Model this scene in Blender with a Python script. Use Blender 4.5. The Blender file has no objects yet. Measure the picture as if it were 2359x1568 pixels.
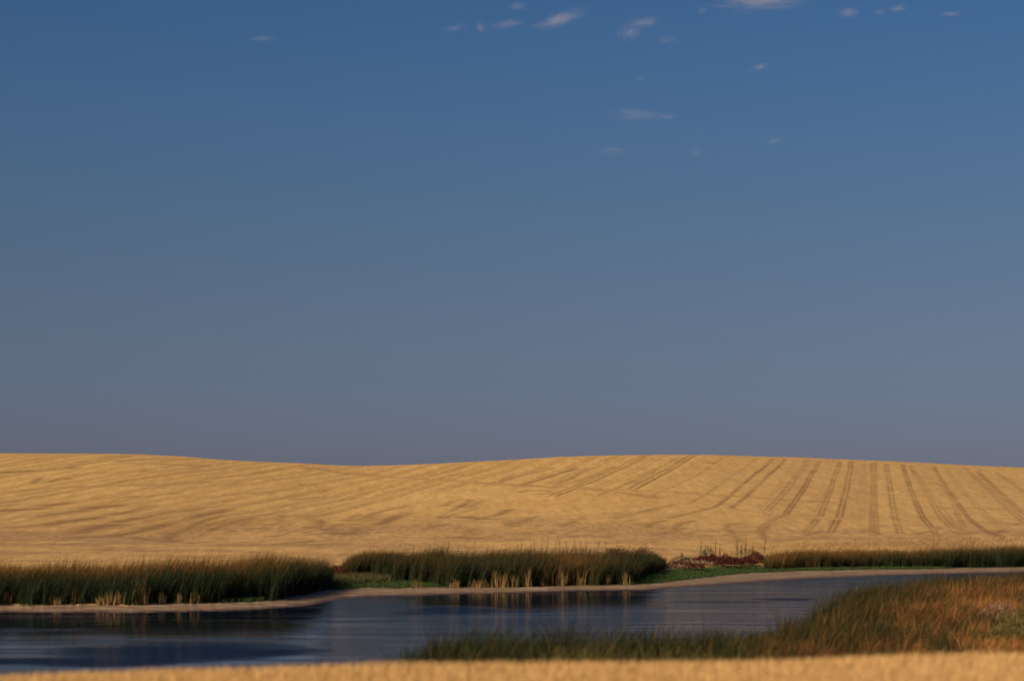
import bpy, math
import numpy as np
from mathutils import Vector, Quaternion
R = math.radians
rng = np.random.default_rng(7)
scene = bpy.context.scene
col = scene.collection

# ------------------------------------------------------------ camera
CAM_H = 4.0                      # eye height above the pond
F, CX, CY, HOR = 5000.0, 1179.5, 784.0, 1195.0     # focal length, centre and eye level of the photograph (2359 x 1568 grid)
PITCH = math.atan((HOR - CY) / F)
cd = bpy.data.cameras.new('camera')
cam = bpy.data.objects.new('camera', cd); col.objects.link(cam)
cam.location = (0, 0, CAM_H)
cam.rotation_euler = (R(90) + PITCH, 0, 0)
cd.sensor_width = 36; cd.lens = 36 * F / 2359
cd.clip_start = 0.5; cd.clip_end = 40000
cd.dof.use_dof = True; cd.dof.focus_distance = 290
cd.dof.aperture_fstop = 76.3 / 72 
scene.camera = cam

# ------------------------------------------------------------ sky and sun
SUN_EL, SUN_ROT = R(27), R(222)
w = bpy.data.worlds.new('World'); scene.world = w; w.use_nodes = True
nt = w.node_tree; nt.nodes.clear()
sky = nt.nodes.new('ShaderNodeTexSky'); sky.sky_type = 'NISHITA'; sky.sun_disc = False
sky.sun_elevation = SUN_EL; sky.sun_rotation = SUN_ROT
sky.air_density = 1.0; sky.dust_density = 1.2; sky.ozone_density = 2.0; sky.altitude = 600
tcw = nt.nodes.new('ShaderNodeTexCoord'); sxw = nt.nodes.new('ShaderNodeSeparateXYZ'); nt.links.new(tcw.outputs['Generated'], sxw.inputs[0])
rw = nt.nodes.new('ShaderNodeValToRGB'); nt.links.new(sxw.outputs[2], rw.inputs[0])
for i_, (p_, c_) in enumerate([(0, (.48, .485, .83)), (.035, (.50, .508, .82)), (.08, (.56, .56, .73)), (.13, (.55, .62, .77)), (.18, (.51, .69, .90)), (.24, (.43, .71, 1.0)), (.35, (.37, .64, 1.0)), (.7, (.30, .55, 1.0))]):
    e_ = rw.color_ramp.elements[i_] if i_ < 2 else rw.color_ramp.elements.new(p_)
    e_.position = p_; e_.color = (*c_, 1)
rw.color_ramp.interpolation = 'B_SPLINE'
hs = nt.nodes.new('ShaderNodeMix'); hs.data_type = 'RGBA'; hs.blend_type = 'MULTIPLY'; hs.inputs[0].default_value = 1
bg = nt.nodes.new('ShaderNodeBackground'); bg.inputs['Strength'].default_value = 0.05
wo = nt.nodes.new('ShaderNodeOutputWorld')
nt.links.new(sky.outputs[0], hs.inputs[6]); nt.links.new(rw.outputs[0], hs.inputs[7]); nt.links.new(hs.outputs[2], bg.inputs[0]); nt.links.new(bg.outputs[0], wo.inputs[0])
sl = bpy.data.lights.new('sun', 'SUN'); sl.energy = 4.6; sl.angle = R(0.5); sl.color = (1.0, 0.86, 0.68)
sun = bpy.data.objects.new('sun', sl); col.objects.link(sun)
sd = Vector((math.sin(SUN_ROT) * math.cos(SUN_EL), math.cos(SUN_ROT) * math.cos(SUN_EL), math.sin(SUN_EL)))
sun.rotation_euler = sd.to_track_quat('Z', 'Y').to_euler()
sun.location = (-30, -30, 60)
scene.view_settings.view_transform = 'Standard'; scene.view_settings.look = 'None'
scene.view_settings.gamma = 1; scene.view_settings.exposure = 0.0
scene.cycles.filter_width = 1.9
scene.cycles.volume_bounces = 1

# ------------------------------------------------------------ helpers
def tag(o, label=None, cat=None, group=None, kind=None):
    for k, v in (('label', label), ('category', cat), ('group', group), ('kind', kind)):
        if v: o[k] = v
    return o

def mesh_obj(name, co, faces_flat, nper, mat, attrs=None, smooth=True, parent=None):
    me = bpy.data.meshes.new(name)
    nv, nf = len(co), len(faces_flat) // nper
    me.vertices.add(nv); me.vertices.foreach_set('co', np.asarray(co, np.float32).ravel())
    me.loops.add(nf * nper); me.loops.foreach_set('vertex_index', np.asarray(faces_flat, np.int32))
    me.polygons.add(nf); me.polygons.foreach_set('loop_start', np.arange(0, nf * nper, nper, dtype=np.int32))
    me.update(calc_edges=True); me.validate()
    if smooth: me.polygons.foreach_set('use_smooth', np.ones(nf, bool))
    for k, v in (attrs or {}).items():
        if v.ndim == 2:
            a = me.attributes.new(k, 'FLOAT_COLOR', 'POINT')
            a.data.foreach_set('color', np.concatenate([v, np.ones((len(v), 1))], 1).astype(np.float32).ravel())
        else:
            a = me.attributes.new(k, 'FLOAT', 'POINT'); a.data.foreach_set('value', v.astype(np.float32))
    me.materials.append(mat)
    o = bpy.data.objects.new(name, me); col.objects.link(o); o.parent = parent
    return o

def vnoise(x, y, seed=0):
    """smooth value noise in numpy, 0..1"""
    x = np.asarray(x, float); y = np.asarray(y, float)
    xi = np.floor(x).astype(np.int64); yi = np.floor(y).astype(np.int64)
    fx = x - xi; fy = y - yi
    fx = fx * fx * (3 - 2 * fx); fy = fy * fy * (3 - 2 * fy)
    def h(a, b):
        n = (a * 374761393 + b * 668265263 + seed * 1442695041) & 0x7fffffff
        n = ((n ^ (n >> 13)) * 1274126177) & 0x7fffffff
        return ((n ^ (n >> 16)) & 0xffff) / 65535.0
    return (h(xi, yi) * (1 - fx) + h(xi + 1, yi) * fx) * (1 - fy) + (h(xi, yi + 1) * (1 - fx) + h(xi + 1, yi + 1) * fx) * fy
def fbm(x, y, seed=0, n=4):
    s = 0; a = .5; t = 0
    for i in range(n):
        s = s + a * vnoise(x * 2 ** i, y * 2 ** i, seed + i * 17); t += a; a *= .5
    return s / t
def sstep(a, b, x):
    t = np.clip((x - a) / (b - a), 0, 1); return t * t * (3 - 2 * t)

def T(px): return (np.asarray(px, float) - CX) / F            # sideways slope of a column of the photo
def dist_of(py, z=0.0): return (CAM_H - z) * F / (np.asarray(py, float) - HOR)
def line(pts, extra_l=None, extra_r=None):
    """water-level polyline given as (px, py) -> (t, Y) arrays"""
    a = np.array(pts, float); t = T(a[:, 0]); Y = dist_of(a[:, 1]); return t, Y

# shore lines (t, Y)
ft, fY = line([(0,1408),(300,1410),(500,1405),(620,1400),(720,1392),(780,1379),(850,1373),(1000,1369),(1180,1363),(1370,1358),(1480,1358),(1579,1350),(1650,1346.5),(1730,1341),(1830,1334),(1929,1329),(2050,1324),(2179,1320.5),(2359,1317)])
mt_, mY = line([(0,1398),(300,1399),(520,1392),(640,1386),(700,1376),(760,1363),(840,1359),(1000,1357),(1200,1355),(1370,1352),(1480,1349.5),(1579,1338.5),(1650,1330),(1730,1322.5),(1830,1318),(1929,1316),(2050,1314),(2179,1312),(2359,1309)])
ft = np.r_[-.8, -.4, -.30, ft, .28, .33, .8]; fY = np.r_[60, 78, 90, fY, 166, 168, 150]
mt_ = np.r_[-.8, -.4, -.30, mt_, .28, .33, .8]; mY = np.r_[65, 83, 94, mY, 180, 182, 165]
nt_ = np.r_[-.8, -.4, T(0), T(700), T(900), T(1100), T(1500), T(1750), T(1850), T(1920), T(2000), T(2100), T(2230), T(2359), .28, .33, .8]
nY = np.r_[40, 46, 48, 49, 50, 53, 54, 59, 70, 86, 100, 111, 121, 128, 140, 150, 148]
def Yfar(t):  return np.interp(t, ft, fY) + 0.9 * (vnoise(t * 260, 0 * t, 3) - .5) + .5 * (vnoise(t * 900, 0 * t, 4) - .5)
def Ymud(t):  return np.interp(t, mt_, mY) + 2.2 * (vnoise(t * 130, 0 * t, 5) - .5) + 1.5 * (vnoise(t * 500, 0 * t, 6) - .5)
def Ynear(t): return np.interp(t, nt_, nY) + 2.0 * (vnoise(t * 60, 0 * t, 8) - .5)

sk = np.array([(-1200,1085),(-600,1060),(-200,1047),(0,1045),(100,1045.5),(250,1046),(330,1047.5),(430,1053),(520,1061),(600,1065),(700,1069),(770,1073),(830,1074.5),(900,1073),(1000,1069.5),(1180,1060),(1300,1053.5),(1420,1050),(1540,1048.5),(1640,1049),(1720,1051.5),(1850,1055),(1960,1060),(2100,1066),(2230,1073),(2359,1078),(2700,1092),(3600,1120)])
mh = np.array([(-1200,1160),(0,1140),(300,1139),(500,1146),(770,1150),(1180,1141),(1500,1133),(1800,1134),(2100,1138),(2359,1146),(3600,1165)])
fg = np.array([(-1500,1570),(0,1549),(300,1537),(600,1529),(900,1520),(1200,1519),(1500,1515),(1700,1513),(2000,1503),(2200,1498),(2359,1494),(3600,1480)])
CREST = 400.0
FY = 25.0
def crest_z(t): return CAM_H + (HOR - np.interp(t, T(sk[:,0]), sk[:,1])) / F * CREST
def smooth_t(v, k):
    ker = np.hanning(k + 2)[1:-1]; ker /= ker.sum()
    return np.convolve(np.pad(v, k, mode='edge'), ker, 'same')[k:-k]

def hermite(kx, ky, x):
    """monotone-ish cubic through knots. kx, ky: (K, n); x: (m, n)"""
    h = np.diff(kx, axis=0); d = np.diff(ky, axis=0) / h
    m = np.empty_like(ky); m[0] = d[0]; m[-1] = d[-1]
    w1 = 2 * h[1:] + h[:-1]; w2 = h[1:] + 2 * h[:-1]
    same = d[1:] * d[:-1] > 0
    with np.errstate(all='ignore'):
        hm = (w1 + w2) / (w1 / d[:-1] + w2 / d[1:])
    m[1:-1] = np.where(same, hm, 0)
    out = np.where(x <= kx[0], ky[0], ky[-1]) * 1.0
    for i in range(len(kx) - 1):
        s = (x - kx[i]) / h[i]; sel = (s >= 0) & (s <= 1)
        s = np.clip(s, 0, 1)
        v = ((2*s**3-3*s**2+1)*ky[i] + (s**3-2*s**2+s)*h[i]*m[i] + (-2*s**3+3*s**2)*ky[i+1] + (s**3-s**2)*h[i]*m[i+1])
        out = np.where(sel, v, out)
    return out

def height(t, Y):
    """ground height; t (n,), Y (m,) or (m, n) -> (m, n)"""
    t = np.asarray(t, float); n = len(t)
    Y = np.asarray(Y, float)
    if Y.ndim == 1: Y = np.repeat(Y[:, None], n, 1)
    yn, yf, ym = Ynear(t), Yfar(t), Ymud(t)
    ym = np.maximum(ym, yf + 1.2)
    zf = CAM_H - .12 - (np.interp(t, T(fg[:,0]), fg[:,1]) - HOR) / F * FY
    zm = CAM_H + (HOR - np.interp(t, T(mh[:,0]), mh[:,1])) / F * 285
    o = np.ones(n)
    kx = np.stack([0*o, 12*o, FY*o, 31*o, 41*o, yn, yn+3, .5*(yn+yf)+1, yf-3, yf, ym, ym+9, 196*o, 207*o, 285*o, 345*o, CREST*o, 470*o, 640*o, 1100*o, 3000*o])
    kx = np.maximum.accumulate(kx + 1e-3 * np.arange(len(kx))[:, None], 0)
    zc = crest_z(t)
    zq = np.where(True, zm + (zc - zm) * .56, 0)
    ky = np.stack([zf-.02, zf+.02, zf, 1.35*o, .42*o, 0*o, -.5*o, -1.1*o, -.5*o, -.01*o, .14*o, .36*o, 2.05*o, 2.55*o, zm, zq, zc, zc-1.6, zc-9, 3*o, 0*o])
    z = hermite(kx, ky, Y)
    X = t[None, :] * Y
    land = sstep(0, 12, Y - (yn * 0 + ym))
    z = z + land * (fbm(X / 23, Y / 30, 31) - .5) * np.interp(Y, [100, 190, 240, 380, 400], [.1, .25, .8, .35, .0])
    z = z + (fbm(X / 1.6, Y / 1.6, 51, 3) - .5) * .05 * ((Y > ym) | (Y < yn - 1))
    return z

def ground_at(X, Y):
    X = np.asarray(X, float); Y = np.asarray(Y, float)
    out = np.empty(len(X))
    for i in range(0, len(X), 200000):
        out[i:i+200000] = height(X[i:i+200000] / Y[i:i+200000], Y[None, i:i+200000])[0]
    return out

# ------------------------------------------------------------ materials
def new_mat(name):
    m = bpy.data.materials.new(name); m.use_nodes = True
    n = m.node_tree; b = n.nodes['Principled BSDF']
    return m, n, b
def N(n, typ, **kw):
    x = n.nodes.new(typ)
    for k, v in kw.items(): setattr(x, k, v)
    return x
def noise(n, vec, scale, detail=4, rough=.55, dist=0):
    x = N(n, 'ShaderNodeTexNoise'); x.inputs['Scale'].default_value = scale
    x.inputs['Detail'].default_value = detail; x.inputs['Roughness'].default_value = rough
    x.inputs['Distortion'].default_value = dist
    n.links.new(vec, x.inputs['Vector']); return x.outputs['Fac']
def mapping(n, vec, scale=(1,1,1), rot=(0,0,0), loc=(0,0,0)):
    x = N(n, 'ShaderNodeMapping'); x.inputs['Scale'].default_value = scale; x.inputs['Rotation'].default_value = rot
    x.inputs['Location'].default_value = loc
    n.links.new(vec, x.inputs['Vector']); return x.outputs[0]
def ramp(n, fac, stops):
    x = N(n, 'ShaderNodeValToRGB'); e = x.color_ramp.elements
    e[0].position, e[0].color = stops[0][0], (*stops[0][1], 1)
    e[1].position, e[1].color = stops[-1][0], (*stops[-1][1], 1)
    for p, c in stops[1:-1]:
        q = e.new(p); q.color = (*c, 1)
    n.links.new(fac, x.inputs[0]); return x.outputs[0]
def mix(n, fac, a, b, typ='MIX'):
    x = N(n, 'ShaderNodeMix', data_type='RGBA', blend_type=typ)
    for s, v in ((0, fac), (6, a), (7, b)):
        if isinstance(v, (int, float)): x.inputs[s].default_value = v
        elif isinstance(v, tuple): x.inputs[s].default_value = (*v, 1)
        else: n.links.new(v, x.inputs[s])
    return x.outputs[2]
def math_(n, op, a, b=0.0, c=None):
    x = N(n, 'ShaderNodeMath', operation=op)
    for s, v in enumerate((a, b) + ((c,) if c is not None else ())):
        if isinstance(v, (int, float)): x.inputs[s].default_value = v
        else: n.links.new(v, x.inputs[s])
    return x.outputs[0]
def bump(n, h, strength, dist, b):
    x = N(n, 'ShaderNodeBump'); x.inputs['Strength'].default_value = strength; x.inputs['Distance'].default_value = dist
    n.links.new(h, x.inputs['Height']); n.links.new(x.outputs[0], b.inputs['Normal'])

ROWROT = -math.atan(.165)
def field_material(name, straw, soil, fine):
    m, n, b = new_mat(name)
    g = N(n, 'ShaderNodeNewGeometry').outputs['Position']
    tr = N(n, 'ShaderNodeAttribute', attribute_name='track').outputs['Fac']
    wa = N(n, 'ShaderNodeAttribute', attribute_name='worn_shade').outputs['Fac']
    rows = mapping(n, g, (1, .07, 1), (0, 0, -ROWROT))
    n1 = noise(n, rows, 1.1, 5, .6)                   # streaks along the drilling rows
    n2 = noise(n, g, .03, 4, .6)                      # field-wide tone
    n3 = noise(n, g, 2.2 * fine, 6, .75)              # clods and straw
    n4 = noise(n, mapping(n, g, (1, .16, 1), (0, 0, .9)), .5, 5, .65)    # bands lying across the slope
    c = mix(n, n2, straw, tuple(x * y for x, y in zip(straw, (.88, .80, .68))))
    c = mix(n, 1.0, c, ramp(n, n1, [(.35, (.89, .87, .85)), (.64, (1.04, 1.04, 1.04))]), 'MULTIPLY')
    c = mix(n, 1.0, c, ramp(n, n3, [(.32, (.88, .86, .84)), (.68, (1.08, 1.08, 1.09))]), 'MULTIPLY')
    c = mix(n, 1.0, c, ramp(n, n4, [(.35, (.92, .89, .86)), (.65, (1.04, 1.04, 1.04))]), 'MULTIPLY')
    n5 = noise(n, mapping(n, g, (1, .16, 1), (0, 0, .35)), 1.7 * fine, 4, .75)        # tufts and bare specks
    c = mix(n, 1.0, c, ramp(n, n5, [(.34, (.84, .80, .76)), (.5, (1, 1, 1)), (.68, (1.06, 1.07, 1.10))]), 'MULTIPLY')
    wn = math_(n, 'MULTIPLY', wa, ramp(n, n5, [(.36, (1.25,)*3), (.62, (.5,)*3)]))
    c = mix(n, wn, c, (.36, .195, .085))
    tn = math_(n, 'MULTIPLY', tr, ramp(n, noise(n, g, 1.3, 4, .7), [(.3, (.7,)*3), (.65, (1,)*3)]))
    c = mix(n, tn, c, soil)
    n.links.new(c, b.inputs['Base Color']); b.inputs['Roughness'].default_value = .9
    b.inputs['Specular IOR Level'].default_value = .15
    bump(n, n3, .5, .05, b)
    return m

STRAW = (.80, .49, .165)
M_field = field_material('stubble_straw', STRAW, (.20, .095, .030), 1)
M_fg = field_material('near_stubble_straw', (.60, .355, .130), (.25, .13, .05), 4)

def mottled(name, a, b_, c_, s=1.0, rough=.9):
    m, n, b = new_mat(name)
    g = N(n, 'ShaderNodeNewGeometry').outputs['Position']
    n1 = noise(n, mapping(n, g, (.4, 1, 1)), 1.2 * s, 6, .7)
    cc = ramp(n, n1, [(.32, a), (.5, b_), (.68, c_)])
    n.links.new(cc, b.inputs['Base Color']); b.inputs['Roughness'].default_value = rough
    b.inputs['Specular IOR Level'].default_value = .2
    bump(n, noise(n, g, 5 * s, 6, .7), .6, .04, b)
    return m
M_grassground = mottled('turf_soil', (.028, .036, .008), (.04, .058, .012), (.065, .065, .02))
M_bank = mottled('bank_soil', (.06, .04, .02), (.10, .065, .03), (.16, .10, .045))
M_bed = mottled('pond_silt', (.02, .018, .012), (.03, .026, .016), (.04, .032, .02))

# mud: dark and wet beside the water, pale and dry higher up
m, n, b = new_mat('shore_mud')
g = N(n, 'ShaderNodeNewGeometry').outputs['Position']
wet = N(n, 'ShaderNodeAttribute', attribute_name='wet').outputs['Fac']
n1 = noise(n, mapping(n, g, (.35, 1, 1)), 1.5, 6, .75)
dry = ramp(n, n1, [(.36, (.17, .092, .042)), (.52, (.30, .18, .088)), (.64, (.50, .36, .22))])
n.links.new(mix(n, wet, dry, (.055, .022, .014)), b.inputs['Base Color'])
n.links.new(math_(n, 'SUBTRACT', .9, math_(n, 'MULTIPLY', wet, .4)), b.inputs['Roughness'])
b.inputs['Specular IOR Level'].default_value = .25
bump(n, noise(n, g, 3, 6, .7), .6, .05, b)
M_mud = m

def leaf_material(name, trans=.25):
    m, n, b = new_mat(name)
    a = N(n, 'ShaderNodeAttribute', attribute_name='tone').outputs['Color']
    g = N(n, 'ShaderNodeNewGeometry').outputs['Position']
    c = mix(n, 1.0, a, ramp(n, noise(n, g, 9, 3, .6), [(.3, (.8,)*3), (.7, (1.15,)*3)]), 'MULTIPLY')
    n.links.new(c, b.inputs['Base Color']); b.inputs['Roughness'].default_value = .65
    b.inputs['Specular IOR Level'].default_value = .2
    tb = N(n, 'ShaderNodeBsdfTranslucent'); n.links.new(c, tb.inputs[0])
    mx = N(n, 'ShaderNodeMixShader'); mx.inputs[0].default_value = trans
    out = n.nodes['Material Output']
    n.links.new(b.outputs[0], mx.inputs[1]); n.links.new(tb.outputs[0], mx.inputs[2]); n.links.new(mx.outputs[0], out.inputs[0])
    return m
M_leaf = leaf_material('reed_leaf'); M_dry = leaf_material('dry_straw', .15); M_red = leaf_material('dock_seed', .1)

# ------------------------------------------------------------ ground: one continuous sheet cut into its regions
tt = np.concatenate([np.linspace(-.8, -.34, 40)[:-1], np.linspace(-.34, .34, 1500), np.linspace(.34, .8, 40)[1:]])
def ys():
    a = [np.linspace(-6, 14, 12)[:-1], np.linspace(14, 46, 150)[:-1], np.linspace(46, 90, 70)[:-1],
         np.linspace(90, 185, 280)[:-1], np.linspace(185, 415, 470)[:-1], np.linspace(415, 700, 30)[:-1], np.geomspace(700, 9000, 24)]
    return np.concatenate(a)
yy = ys()
def sheet():
    Ysafe = np.maximum(yy, .5)
    Z = height(tt, Ysafe)
    # beyond the frame the sheet is widened so that it also lies behind and beside the camera
    wide = np.maximum(Ysafe, 26)                      # near rows keep a constant width
    X = tt[None, :] * wide[:, None]
    Y = np.repeat(yy[:, None], len(tt), 1)
    return X, Y, Z
GX, GY, GZ = sheet()
near_rows = GY < 26
if near_rows.any():
    zt = height(tt, np.full(1, 25.0))
    GZ = np.where(near_rows, height(tt, np.maximum(yy, .5)), GZ)
NY, NX = GX.shape

# column profiles used to look up where a pixel of the photo meets the hill
_hy = np.linspace(188, 400, 900)
def field_point(px, py):
    px = np.atleast_1d(np.asarray(px, float)); py = np.atleast_1d(np.asarray(py, float))
    t = T(px); Z = height(t, _hy)
    sy = HOR - (Z - CAM_H) / _hy[:, None] * F
    out = []
    for i in range(len(px)):
        s = np.minimum.accumulate(sy[:, i])
        out.append((t[i] * np.interp(-py[i], -s, _hy), np.interp(-py[i], -s, _hy)))
    return np.array(out)

# ---- wheel tracks pressed in the stubble
track = np.zeros(GX.shape); worn_shade = np.zeros(GX.shape)
hill = (GY > 150) & (GY < 470)
hx, hy = GX[hill], GY[hill]
u = hx - .165 * hy + 1.1 * (vnoise(hy / 70, hx * 0 + 3, 21) - .5) + 1.2 * (vnoise(hx / 60, hy / 90, 22) - .5)
tk = np.zeros(len(hx))
def add_u(u0, wdt, amp, y0, y1, seed):
    global tk
    uu = u - u0
    prof = np.maximum(np.exp(-((uu - .55) / wdt) ** 2), np.exp(-((uu + .55) / wdt) ** 2) * .85)
    fade = sstep(y0 - 3, y0 + 3, hy) * (1 - sstep(y1 - 25, y1 + 5, hy))
    brk = .65 + .35 * sstep(.25, .6, vnoise(hy / 22 + seed, hx * 0 + seed, 41))
    tk = np.maximum(tk, amp * prof * fade * brk)
for i, (u0, a) in enumerate([(24,.6),(27.5,.6),(31,.5),(35,.6),(39,.5),(44,.6),(50,.5),(56,.5),(62,.5)]):
    keep_ = tk.copy(); add_u(u0, .27, a, 196, 430, i * 3.7)
    tk = np.where(hx / hy > T(2380), tk, keep_)
r2 = np.random.default_rng(4)
uu0 = -31.0; k = 0
while uu0 > -190:
    add_u(uu0, .3 if uu0 > -45 else .45, r2.uniform(.35, .8) * (1 if uu0 > -60 else .8), r2.uniform(270, 310) if uu0 > -60 else r2.uniform(196, 260), 430, k * 5.3)
    uu0 -= r2.uniform(2.3, 5.2); k += 1
def stroke(pts, wd=.45, amp=.7, wide=1.0, ys=1.0):
    """a wheel track through photo points on the hillside"""
    global tk
    wd *= wide
    P = field_point([p[0] for p in pts], [p[1] for p in pts])
    if len(P) > 2:                                     # round the bends
        s = np.r_[0, np.cumsum(np.hypot(*np.diff(P, axis=0).T))]
        q = np.linspace(0, s[-1], 14); P = np.stack([np.interp(q, s, P[:,0]), np.interp(q, s, P[:,1])], 1)
        for _ in range(2): P[1:-1] = (P[:-2] + 2 * P[1:-1] + P[2:]) / 4
    for a, b2 in zip(P[:-1], P[1:]):
        lo = np.minimum(a, b2) - 3 * wd - 1; hi = np.maximum(a, b2) + 3 * wd + 1
        lo[1] -= 3 * wd / ys; hi[1] += 3 * wd / ys
        sel = np.where((hx > lo[0]) & (hx < hi[0]) & (hy > lo[1]) & (hy < hi[1]))[0]
        if not len(sel): continue
        d = (b2 - a) * (1, ys); L = max(d @ d, 1e-6); ey = (hy[sel] - a[1]) * ys
        s = np.clip(((hx[sel] - a[0]) * d[0] + ey * d[1]) / L, 0, 1)
        dd = np.hypot(hx[sel] - a[0] - s * d[0], ey - s * d[1])
        tk[sel] = np.maximum(tk[sel], amp * np.exp(-(dd / wd) ** 2) * (.62 + .38 * sstep(.25, .6, vnoise(hx[sel] / 4, hy[sel] / 13, 77))))
S = .9436
def z1(x, y): return (S * (x / 2.694), S * (1080 + y / 2.694))
def z2(x, y): return (S * (700 + x / 2.621), S * (1080 + y / 2.621))
def z3(x, y): return (S * (1500 + x / 2.359), S * (1080 + y / 2.359))
def z4(x, y): return (S * (1500 + x / 2.359), S * (1100 + y / 2.359))
def z5(x, y): return (S * x / 2.359, S * (1100 + y / 2.359))
# the long uphill tracks on the right, each pressed by a pair of wheels
for amp, sep, pts in [(.95,.2,[(920,45),(740,190),(575,325)]), (.95,.2,[(985,50),(830,195),(670,330)]), (.5,.4,[(1115,55),(1020,190),(870,350)]),
    (.9,.3,[(1180,60),(1100,200),(985,365)]), (.7,.25,[(985,365),(850,430),(815,475)]), (.7,.3,[(1300,60),(1250,200),(1180,380)]), (.8,.3,[(1165,390),(1100,470)]),
    (.85,.35,[(1365,60),(1335,220),(1290,385)]), (1.,.35,[(1280,395),(1240,470)]), (.7,.2,[(1480,70),(1485,250),(1480,380),(1475,470)]), (.6,.15,[(1502,70),(1502,380),(1508,475)]),
    (.7,.3,[(1565,75),(1590,250),(1610,390),(1640,475)]), (.95,.25,[(1660,80),(1700,220),(1760,370),(1850,480)]), (.8,.2,[(1700,85),(1730,140)]),
    (.6,.3,[(1715,90),(1760,170),(1820,290),(1900,410),(1965,470)]), (.9,.2,[(1840,95),(1900,200),(1990,330),(2100,450),(2200,500)]), (.55,.2,[(1850,180),(1930,250),(2010,440)]),
    (.5,.3,[(1770,180),(1850,290),(1960,430),(2010,465)]), (.4,.3,[(1910,105),(1990,220),(2110,350),(2200,420)]), (.65,.35,[(2020,100),(2130,200),(2240,310),(2359,410)]),
    (.9,.3,[(2090,115),(2200,225),(2359,365)]), (.55,.3,[(2195,120),(2290,190),(2359,240)]), (.6,.35,[(370,40),(230,110),(70,170)]), (.8,.35,[(435,40),(300,110),(140,170)]), (.6,.15,[(140,170),(0,225)]),
    (.6,.25,[(555,90),(430,170),(280,230),(180,275)]), (.55,.3,[(190,40),(100,80),(0,120)]), (.5,.3,[(70,35),(0,65)]), (.45,.3,[(640,35),(560,80)]), (.4,.15,[(820,45),(700,130),(560,230),(420,305)]),
    (.25,.3,[(1040,60),(960,190),(820,340)]), (.25,.3,[(1240,200),(1150,380)]), (.2,.3,[(1430,70),(1420,440)])]:
    P0 = [z4(*p) for p in pts]
    for sg in (-1, 1):
        q = [(px + sg * sep * (9 + 9 * (py - 1050) / 170), py) for px, py in P0]
        stroke(q, .19, amp * .78)
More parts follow.
